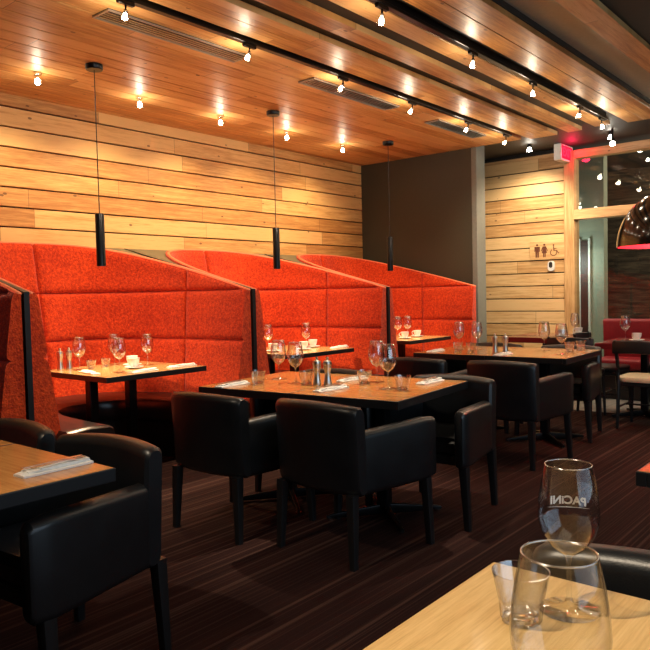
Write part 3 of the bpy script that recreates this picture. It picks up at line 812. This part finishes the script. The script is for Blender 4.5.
# printed word on the far side of the large glass
def glass_text(parent):
    cu = bpy.data.curves.new('word', 'FONT'); cu.body = 'PACiNI'; cu.size = 0.0195; cu.align_x = 'CENTER'; cu.extrude = 0.0
    cu.offset = 0.0007
    to = bpy.data.objects.new('word', cu); C.objects.link(to)
    dg = bpy.context.evaluated_depsgraph_get(); me = bpy.data.meshes.new_from_object(to.evaluated_get(dg))
    bpy.data.objects.remove(to)
    bm = bmesh.new(); bm.from_mesh(me); bpy.data.meshes.remove(me)
    bmesh.ops.subdivide_edges(bm, edges=bm.edges[:], cuts=1)
    tb = bmesh.new(); n = 24; vs = []
    for i in range(n + 1):
        u = -1 + 2 * i / n; hh = 0.0006 * (1.2 - abs(u))
        vs.append((tb.verts.new((u * 0.036, -0.006 - 0.001 * u - hh + 0.002 * u * u, 0)), tb.verts.new((u * 0.036, -0.006 - 0.001 * u + hh + 0.002 * u * u, 0))))
    for a, c2 in zip(vs, vs[1:]): tb.faces.new((a[0], c2[0], c2[1], a[1]))
    join(bm, tb)
    phi0 = math.atan2(0.437, 1.147) + 0.02; zb = 0.166
    prof = [(0.150, 0.0485), (0.165, 0.0497), (0.190, 0.0480), (0.216, 0.0440)]
    for v in bm.verts:
        x, y = v.co.x, v.co.y; z = zb + y; r = 0.049
        for (za, ra), (zc, rc) in zip(prof, prof[1:]):
            if za <= z <= zc: r = ra + (rc - ra) * (z - za) / (zc - za)
        r += 0.0005; a = phi0 + x / 0.0485
        v.co = (r * math.cos(a), r * math.sin(a), z)
    obj('printed_word', bm, 'logo', parent)['label'] = 'white printed word on the glass'
# lower left table
place('napkin', 1.145, 2.095, TZ, 'folded paper napkin near the corner of the lower left table', 'paper napkins on the tables', math.radians(4))
cutlery('fork', 1.15, 2.08, TZ + 0.0215, math.radians(5), 'fork lying on the napkin of the lower left table'); cutlery('knife', 1.15, 2.105, TZ + 0.0215, math.radians(2), 'knife lying on the napkin of the lower left table')
place('napkin', 0.66, 2.10, TZ, 'paper napkin at the far left edge of the lower left table', 'paper napkins on the tables', math.radians(40))
place('wine', 1.06, 2.62, TZ, 'wine glass cut off by the left edge above the lower left table', WG)
# central tables
for x, y, l in ((3.235, 3.10, 'wine glass at the left of the central table, behind its neighbour'), (3.14, 2.87, 'wine glass left of the pepper mills, nearer of the two'),
                (3.42, 2.47, 'wine glass on the nearer central table, farther from the corner'), (3.22, 2.25, 'wine glass nearest the front corner of the central table')):
    place('wine', x, y, TZ, l, WG)
for x, y, l in ((2.99, 3.04, 'tumbler at the left end of the central table'), (3.11, 2.76, 'tumbler just left of the pepper mills'),
                (3.31, 2.48, 'tumbler beside the farther wine glass of the nearer central table'), (3.20, 2.14, 'tumbler at the front corner of the central table')):
    place('tumbler', x, y, TZ, l, TG)
place('mill', 3.14, 2.70, TZ, 'left of the two steel mills on the central table', 'steel salt and pepper mills')
place('mill', 3.165, 2.64, TZ, 'right of the two steel mills on the central table', 'steel salt and pepper mills')
for x, y, r, l in ((3.02, 2.50, 0, 'paper napkin in front of the steel mills'), (3.42, 2.66, 0, 'paper napkin behind the steel mills'), (2.86, 3.13, 5, 'paper napkin at the left end of the central table'),
                   (3.56, 2.19, 5, 'paper napkin at the right side of the central table')):
    place('napkin', x, y, TZ, l, 'paper napkins on the tables', math.radians(r))
    cutlery('fork', x - 0.005, y - 0.012, TZ + 0.0215, math.radians(r + 3), 'fork on the ' + l[6:]); cutlery('knife', x + 0.005, y + 0.014, TZ + 0.0215, math.radians(r - 2), 'knife on the ' + l[6:])
# far right tables
for x, y, l in ((5.72, 3.20, 'wine glass on the far right table before the last booth, left one'), (5.78, 3.05, 'wine glass on the far right table before the last booth, right one'),
                (5.90, 2.47, 'wine glass on the far right table before the boarded wall, left one'), (5.60, 2.20, 'wine glass on the far right table before the boarded wall, right one')):
    place('wine', x, y, TZ, l, WG)
for x, y, l in ((5.50, 3.09, 'left tumbler of the two before the last booth'), (5.48, 2.95, 'right tumbler of the two before the last booth'), (5.88, 2.24, 'tumbler near the right end of the far right table'),
                (6.03, 2.20, 'tumbler at the right corner of the far right table')):
    place('tumbler', x, y, TZ, l, TG)
place('mill', 5.47, 2.72, TZ, 'left of the two steel mills on the far right table', 'steel salt and pepper mills')
place('mill', 5.52, 2.65, TZ, 'right of the two steel mills on the far right table', 'steel salt and pepper mills')
for x, y, r, l in ((5.36, 2.60, 0, 'paper napkin before the mills of the far right table'), (5.42, 3.27, 5, 'paper napkin at the left end of the far right table')):
    place('napkin', x, y, TZ, l, 'paper napkins on the tables', math.radians(r))
# booth tables
def bz(): return TZ
for x, y, l in ((2.89, 4.85, 'wine glass beside the mills in the nearest booth'), (2.95, 4.42, 'centre wine glass on the table of the nearest booth'), (3.37, 4.66, 'right wine glass on the table of the nearest booth'),
                (3.24, 4.92, 'wine glass behind the centre one in the nearest booth')):
    place('wine', x, y, TZ, l, WG)
place('mill', 2.80, 4.97, TZ, 'left mill on the table of the nearest booth', 'steel salt and pepper mills'); place('mill', 2.88, 4.98, TZ, 'right mill on the table of the nearest booth', 'steel salt and pepper mills')
for x, y, l in ((2.97, 4.82, 'left tumbler on the table of the nearest booth'), (3.12, 4.86, 'middle tumbler on the table of the nearest booth')):
    place('tumbler', x, y, TZ, l, TG, 0, 0.85)
for x, y, l in ((3.28, 4.74, 'white coffee cup at the back of the nearest booth table'), (3.17, 4.56, 'white coffee cup at the middle of the nearest booth table')):
    place('cup', x, y, TZ, l, 'white coffee cups', 0.6)
for x, y, q, l in ((2.79, 4.55, 80, 'paper napkin at the left side of the nearest booth table'), (3.06, 4.29, 10, 'paper napkin at the front of the nearest booth table'), (3.44, 4.33, 0, 'paper napkin at the right corner of the nearest booth table')):
    place('napkin', x, y, TZ, l, 'paper napkins on the tables', math.radians(q))
for x, y, l in ((4.85, 4.78, 'left wine glass on the table in the middle booth'), (5.22, 4.62, 'right wine glass on the table in the middle booth'),):
    place('wine', x, y, TZ, l, WG)
for x, y, l in ((4.75, 4.62, 'left coffee cup on the table in the middle booth'), (5.05, 4.50, 'middle coffee cup on the table in the middle booth'), (5.32, 4.62, 'right coffee cup on the table in the middle booth')):
    place('cup', x, y, TZ, l, 'white coffee cups', 0.9)
place('mill', 4.73, 4.87, TZ, 'mill at the left end of the middle booth table', 'steel salt and pepper mills')
place('napkin', 5.40, 4.35, TZ, 'paper napkin at the right of the middle booth table', 'paper napkins on the tables', 0.1)
for x, y, l in ((6.80, 4.60, 'left wine glass on the table in the farthest booth'), (6.93, 4.55, 'right wine glass on the table in the farthest booth')):
    place('wine', x, y, TZ, l, WG)
for x, y, l in ((6.62, 4.72, 'left coffee cup on the table in the farthest booth'), (6.72, 4.45, 'middle coffee cup on the table in the farthest booth'), (7.03, 4.48, 'right coffee cup on the table in the farthest booth')):
    place('cup', x, y, TZ, l, 'white coffee cups', 2.0)
# maroon tables
place('wine', 7.30, 2.22, TZ, 'wine glass on the maroon table before the red bench', WG)
place('cup', 7.26, 2.10, TZ, 'white cup on the maroon table before the red bench', 'white coffee cups', 1.0)
place('wine', 7.90, 2.95, TZ, 'wine glass above the curved chair back near the wood post', WG)
place('cup', 7.62, 2.99, TZ, 'left white cup above the curved chair back near the wood post', 'white coffee cups', 0.4)
place('cup', 8.04, 2.96, TZ, 'right white cup above the curved chair back near the wood post', 'white coffee cups', 2.4)
place('wine', 7.50, 1.83, TZ, 'wine glass on the far side of the maroon table before the bench', WG)
def folded_napkin(x, y):
    t = thing('napkin_fan', 'pale pink fanned napkin at the right edge of the photo', 'napkin', (x, y, TZ)); bm = bmesh.new()
    for k in range(7):
        a = math.radians(-60 + 20 * k); R = []
        for u, wd in ((0, 0.012), (0.5, 0.03), (1.0, 0.036)):
            c0 = Vector((0.01 * k - 0.03, math.sin(a) * 0.075 * u, 0.14 * u * (0.6 + 0.4 * math.cos(a))))
            R.append([c0 + Vector((0.006, -wd / 2, 0)), c0 + Vector((0.006, wd / 2, 0)), c0 + Vector((-0.006, wd / 2, 0.004)), c0 + Vector((-0.006, -wd / 2, 0.004))])
        loft(bm, R)
    obj('folds', bm, 'pink_paper', t)
folded_napkin(7.05, 1.35)

glass_text(fg)
for root in (fg, ng):
    for ch in root.children:
        if ch.name.split('.')[0] in ('bowl', 'foot', 'stem'): ch.data = ch.data.copy(); ch.data.materials[0] = M['glass_clear']

# ------------------------------------------------------------------ lights on the ceiling
# pendant tubes
def pendant(x, y, label):
    t = thing('pendant_lamp', label, 'lamp', (x, y, ZC), 0, 'black tube pendants over the booth tables')
    bm = bmesh.new(); lathe(bm, [(0, -0.013), (0.062, -0.013), (0.062, -0.045), (0.058, -0.05), (0, -0.05)], 28); obj('canopy', bm, 'black_metal', t, smooth=True)
    bm = bmesh.new(); tube(bm, [(0, 0, -0.05), (0, 0, -1.14)], 0.0035, 6); obj('cord', bm, 'black_paint', t)
    bm = bmesh.new(); lathe(bm, [(0, -1.09), (0.03, -1.09), (0.033, -1.095), (0.033, -1.475), (0.029, -1.475), (0.029, -1.45), (0, -1.45)], 28); sh = obj('tube_shade', bm, 'black_metal', t, smooth=True)
    bm = bmesh.new(); lathe(bm, [(0, -1.456), (0.026, -1.456), (0.026, -1.462), (0, -1.462)], 20); obj('lamp_disc', bm, 'bulb_dim', sh)
    spot('pendant_light', (x, y, ZC - 1.49), (x, y, 0.7), 40, 125, 0.9, WARM, 0.025)
PY = 4.62
for x, l in ((2.96, 'black tube pendant lamp over the nearest booth table'), (4.83, 'black tube pendant lamp over the middle booth table'), (6.70, 'black tube pendant lamp over the farthest booth table')):
    pendant(x, PY, l)
# small glass downlights near the wall
def downlight(x, label, y=5.08):
    t = thing('ceiling_spot', label, 'lamp', (x, y, ZC), 0, 'small bright ceiling spots along the wood wall')
    bm = bmesh.new(); lathe(bm, [(0, -0.013), (0.03, -0.013), (0.03, -0.03), (0.012, -0.035), (0.012, -0.05), (0, -0.05)], 20); obj('mount', bm, 'chrome', t, smooth=True)
    bm = bmesh.new(); lathe(bm, [(0.012, -0.048), (0.022, -0.06), (0.033, -0.095), (0.0335, -0.10), (0.031, -0.095), (0.020, -0.061), (0.011, -0.05)], 24); rf = obj('reflector', bm, 'lamp_glass', t, smooth='all')
    bm = bmesh.new(); lathe(bm, [(0, -0.055), (0.012, -0.058), (0.020, -0.075), (0.020, -0.088), (0.012, -0.098), (0, -0.1)], 16); obj('bulb', bm, 'bulb', rf, smooth='all')
    point('spot_leak', (x, y, ZC - 0.15), 1.3)
    spot('wall_washer', (x, y, ZC - 0.125), (x + 0.05, WY - 0.05, 1.0), 34, 125, 0.8, WARM, 0.03)
for x, l in ((2.77, 'leftmost of the five small ceiling spots along the wood wall'), (3.68, 'second small ceiling spot from the left along the wood wall'), (4.59, 'middle one of the five small ceiling spots along the wood wall'),
             (5.51, 'fourth small ceiling spot from the left along the wood wall'), (6.45, 'rightmost of the five small ceiling spots, nearest the dark wall')):
    downlight(x, l)
# tracks
def track(y, x0, x1, label):
    t = thing('light_track', label, 'track light rail', (x0, y, ZC)); L = x1 - x0
    obj('rail', box(0, L, -0.022, 0.022, -0.034, -0.012, 0.003), 'black_metal', t)
    obj('rail_mount', box(0, L, -0.012, 0.012, -0.012, 0.03), 'black_metal', t)
    obj('end_cap', box(L, L + 0.03, -0.02, 0.02, -0.036, -0.010, 0.003), 'black_paint', t)
track(3.455, -2.0, 7.35, 'long black light track running along the plank ceiling edge')
track(2.425, -2.0, 7.35, 'second black light track, nearer the right of the ceiling')
def head(x, y, label, tx, ty, tz, e, ang=60, col=WARM2):
    t = thing('track_spotlight', label, 'lamp', (x, y, ZC - 0.034), 0, 'small spotlights on the two ceiling tracks')
    obj('adapter', box(-0.055, 0.055, -0.014, 0.014, -0.022, 0.0, 0.004), 'black_metal', t)
    bm = bmesh.new(); tube(bm, [(0, 0, -0.02), (0, 0, -0.055)], 0.006, 8); obj('stem', bm, 'black_metal', t)
    d = (Vector((tx, ty, tz)) - Vector((x, y, ZC - 0.1))).normalized()
    q = Vector((0, 0, -1)).rotation_difference(d).to_matrix().to_4x4(); off = Matrix.Translation((0, 0, -0.05))
    for nm, prof, mt in (('socket', [(0, 0.0), (0.013, 0.0), (0.014, -0.015), (0, -0.015)], 'chrome'), ('reflector', [(0.013, -0.012), (0.022, -0.03), (0.028, -0.062), (0.026, -0.062), (0.020, -0.03), (0.012, -0.014)], 'lamp_glass'),
                         ('bulb', [(0, -0.016), (0.009, -0.02), (0.016, -0.04), (0.015, -0.052), (0, -0.058)], 'bulb')):
        bm = bmesh.new(); lathe(bm, prof, 18); bm.transform(off @ q); obj(nm, bm, mt, t, smooth='all')
    p = Vector((x, y, ZC - 0.084)) + d * 0.075
    point('spot_leak', p, 2.6)
    if e: spot('track_light', p, (tx, ty, tz), e, ang, 0.7, col, 0.025)
HN = ['at the upper left', 'above the nearest booth table', 'between the two ceiling vents', 'above the middle booth', 'above the farthest booth', 'at the right end of the track']
HT = [(2.6, 4.3, 0.7, 50), (3.2, 4.6, 0.7, 40), (4.6, 5.2, 0.9, 40), (5.0, 4.6, 0.7, 40), (6.2, 5.0, 0.9, 40), (6.9, 4.6, 0.7, 30)]
for (x, n, tt) in zip((2.43, 3.40, 4.41, 5.40, 6.42, 7.27), HN, HT):
    head(x, 3.455, 'spotlight of the first track ' + n, *tt[:3], tt[3], 75)
head(3.48, 2.425, 'leftmost spotlight of the second track', 3.25, 2.6, 0.74, 120, 50)
head(4.59, 2.425, 'spotlight on the middle of the second track', 4.3, 2.6, 0.74, 14, 60)
head(5.61, 2.425, 'bright spotlight of the second track right of the middle', 5.7, 2.7, 0.74, 26, 60)
head(6.66, 2.425, 'spotlight of the second track near its right end', 8.7, 4.0, 1.4, 170, 60)
head(7.25, 2.425, 'last spotlight at the right end of the second track', 7.4, 2.1, 0.74, 26, 70)
# spots out of frame on the same tracks which light the front tables
spot('track_light', (0.3, 2.425, ZC - 0.12), (1.1, 2.3, 0.74), 55, 70, 0.8, WARM2, 0.025)
spot('track_light', (0.35, 1.05, ZC - 0.12), (0.95, 0.35, 0.74), 98, 60, 0.6, WARM2, 0.02)
def ceiling_lamp(x, y, label, tx, ty, tz, e, zz):
    t = thing('surface_spotlight', label, 'lamp', (x, y, zz), 0, 'small bright spots on the black ceiling at the right')
    bm = bmesh.new(); lathe(bm, [(0, ZC + 0.03 - zz), (0.012, ZC + 0.03 - zz), (0.012, 0.02), (0.03, 0.015), (0.03, -0.01), (0, -0.01)], 18); obj('mount', bm, 'black_metal', t, smooth=True)
    bm = bmesh.new(); lathe(bm, [(0, -0.012), (0.02, -0.015), (0.03, -0.05), (0, -0.058)], 18); obj('bulb', bm, 'bulb', t, smooth=True)
    if e: spot('surface_light', (x, y, zz - 0.075), (tx, ty, tz), e, 125, 0.9, WARM2, 0.03)
ceiling_lamp(8.25, 2.66, 'upper of the two bright spots at the end of the ceiling boards', 8.6, 3.0, 1.0, 30, ZC)
ceiling_lamp(8.12, 2.60, 'lower of the two bright spots at the end of the ceiling boards', 7.5, 2.0, 0.7, 10, ZC - 0.10)
ceiling_lamp(8.25, 3.62, 'single bright spot on the black ceiling before the boarded wall', 8.75, 4.0, 0.9, 48, ZC)
# vents
def vent(x0, x1, label):
    t = thing('ceiling_vent', label, 'vent', (x0, 3.74, ZC), 0, 'slotted air vents in the plank ceiling'); L = x1 - x0; W = 0.085
    obj('backing', box(0, L, -W, W, -0.016, -0.0125), 'black_gap', t)
    bm = bmesh.new(); bx(bm, 0, L, -W, -W + 0.012, -0.026, -0.016); bx(bm, 0, L, W - 0.012, W, -0.026, -0.016); bx(bm, 0, 0.012, -W + 0.012, W - 0.012, -0.026, -0.016); bx(bm, L - 0.012, L, -W + 0.012, W - 0.012, -0.026, -0.016)
    obj('frame', bm, 'vent_metal', t)
    for k in range(4):
        y = -W + 0.012 + (2 * W - 0.024) * (k + 1) / 5; obj('slat', box(0.012, L - 0.012, y - 0.004, y + 0.004, -0.026, -0.020), 'steel', t)
vent(2.45, 3.60, 'slotted ceiling vent at the upper left'); vent(4.30, 5.50, 'slotted ceiling vent above the middle booth'); vent(6.20, 7.20, 'slotted ceiling vent at the far right end of the planks')

# dome lamp
t = thing('dome_lamp', 'large black dome pendant lamp with red inside at the right edge', 'lamp', (5.44, 1.33, 1.56))
R = 0.37; prof = [(R * math.cos(a), 0.40 * math.sin(a)) for a in [PI / 2 * k / 16 for k in range(16)]] + [(0.03, 0.40), (0.0, 0.40)]
bm = bmesh.new(); lathe(bm, prof, 56); sd = obj('shade', bm, 'dome_black', t, smooth=True)
bm = bmesh.new(); lathe(bm, [(max(0, r - 0.008), z - (0.0 if i == 0 else 0.006)) for i, (r, z) in enumerate(prof)], 56)
lathe(bm, [(R - 0.008, 0.0), (R + 0.001, 0.0)], 56); obj('inner_lining', bm, 'dome_red', sd, smooth=True)
bm = bmesh.new(); tube(bm, [(0, 0, 0.40), (0, 0, ZC + 0.03 - 1.56)], 0.008, 8); obj('cord', bm, 'black_paint', t)
bm = bmesh.new(); lathe(bm, [(0, 0.18), (0.03, 0.19), (0.045, 0.24), (0.03, 0.29), (0, 0.30)], 20); obj('bulb', bm, 'bulb_dim', t, smooth='all')
point('dome_light', (5.44, 1.33, 1.70), 14, WARM, 0.04)

# ------------------------------------------------------------------ signs
t = thing('exit_sign', 'red lit exit sign in a white case on the ceiling by the wood post', 'sign', (8.62, 3.345, 2.82))
obj('case', box(-0.19, 0.19, -0.045, 0.045, 0, 0.195, 0.006), 'white_plastic', t)
obj('face', box(-0.165, 0.165, -0.049, -0.045, 0.02, 0.175), 'exit_panel', t)
obj('stem', box(-0.04, 0.04, -0.02, 0.02, 0.195, 0.20), 'white_plastic', t)
def text_mesh(s, size, bold=0.0):
    cu = bpy.data.curves.new('word', 'FONT'); cu.body = s; cu.size = size; cu.align_x = 'CENTER'; cu.align_y = 'CENTER'; cu.extrude = 0.001; cu.offset = bold
    to = bpy.data.objects.new('word', cu); C.objects.link(to); dg = bpy.context.evaluated_depsgraph_get()
    me = bpy.data.meshes.new_from_object(to.evaluated_get(dg)); bpy.data.objects.remove(to)
    bm = bmesh.new(); bm.from_mesh(me); bpy.data.meshes.remove(me); return bm
bm = text_mesh('EXIT', 0.15, 0.003)
bm.transform(Matrix.Translation((0, -0.0505, 0.0975)) @ Matrix.Rotation(PI / 2, 4, 'X')); obj('word', bm, 'exit_text', t, recalc=False)['label'] = 'bright red letters EXIT'
d = bpy.data.lights.new('exit_glow', 'POINT'); d.energy = 2.6; d.color = (1, 0.02, 0.08); d.shadow_soft_size = 0.05
o = bpy.data.objects.new('exit_glow', d); C.objects.link(o); o.location = (8.56, 3.22, 2.90)

t = thing('restroom_sign', 'carved wooden plaque with man, woman and wheelchair symbols on the boarded wall', 'sign', (GX, 3.60, 1.755))
obj('plaque', box(-0.028, -0.001, -0.235, 0.235, -0.115, 0.115, 0.003, 1), 'side_boards', t)
XS = -0.0295
def flat(bm, pts, y0):     # pts in (u,v) : u to the viewer's right = -y
    vs = [bm.verts.new((XS, y0 - u, v)) for u, v in pts]; vb = [bm.verts.new((XS + 0.0014, y0 - u, v)) for u, v in pts]
    bm.faces.new(vs); bm.faces.new(vb[::-1]); n = len(pts)
    for i in range(n): bm.faces.new((vs[i], vb[i], vb[(i + 1) % n], vs[(i + 1) % n]))
def disc(bm, u, v, r, y0, n=20): flat(bm, [(u + r * math.cos(2 * PI * k / n), v + r * math.sin(2 * PI * k / n)) for k in range(n)], y0)
def arc(bm, u, v, r, w_, a0, a1, y0, n=24):
    P = [math.radians(a0 + (a1 - a0) * k / n) for k in range(n + 1)]
    flat(bm, [(u + r * math.cos(a), v + r * math.sin(a)) for a in P] + [(u + (r - w_) * math.cos(a), v + (r - w_) * math.sin(a)) for a in P[::-1]], y0)
bm = bmesh.new(); y0 = 0.135
disc(bm, 0, 0.073, 0.014, y0); flat(bm, [(-0.036, 0.052), (0.036, 0.052), (0.036, -0.012), (0.026, -0.012), (0.024, 0.03), (0.022, -0.085), (0.003, -0.085), (0.002, -0.02), (-0.002, -0.02), (-0.003, -0.085), (-0.022, -0.085), (-0.024, 0.03), (-0.026, -0.012), (-0.036, -0.012)], y0)
obj('man_symbol', bm, 'engraving', t)
bm = bmesh.new(); y0 = 0.04
disc(bm, 0, 0.073, 0.014, y0); flat(bm, [(-0.022, 0.053), (0.022, 0.053), (0.046, -0.004), (0.038, -0.009), (0.021, 0.026), (0.034, -0.032), (0.018, -0.034), (0.016, -0.085), (0.003, -0.085), (0.002, -0.034), (-0.002, -0.034), (-0.003, -0.085), (-0.016, -0.085), (-0.018, -0.034), (-0.034, -0.032), (-0.021, 0.026), (-0.038, -0.009), (-0.046, -0.004)], y0)
obj('woman_symbol', bm, 'engraving', t)
bm = bmesh.new(); y0 = -0.085
disc(bm, -0.005, 0.062, 0.011, y0); arc(bm, -0.005, -0.030, 0.045, 0.010, 120, 385, y0)
flat(bm, [(-0.010, 0.048), (0.002, 0.048), (0.004, 0.024), (0.034, 0.024), (0.034, 0.015), (0.006, 0.015), (0.008, 0.000), (0.040, 0.000), (0.058, -0.036), (0.066, -0.030), (0.070, -0.038), (0.055, -0.048), (0.034, -0.010), (-0.006, -0.010)], y0)
obj('wheelchair_symbol', bm, 'engraving', t)
t = thing('wall_dispenser', 'white oval wall device with dark window under the restroom sign', 'wall device', (GX, 3.555, 1.555))
bm = bmesh.new(); loft(bm, [[(xx, px * s, pz * s) for px, pz in rrect(0.085, 0.135, 0.042, 6)] for xx, s in ((-0.002, 1.0), (-0.03, 1.0), (-0.04, 0.9))]); obj('housing', bm, 'white_plastic', t, smooth=True)
bm = bmesh.new(); loft(bm, [[(xx, px * s, pz * s + 0.015) for px, pz in rrect(0.045, 0.075, 0.02, 5)] for xx, s in ((-0.0401, 1.0), (-0.043, 0.95))]); obj('dark_window', bm, 'black_paint', t, smooth=True)
# dark edge of a further table at the right margin
make_table(2.62, 0.30, 0.95, 0.65, 0, 'black edged table at the right margin, only its corner visible')
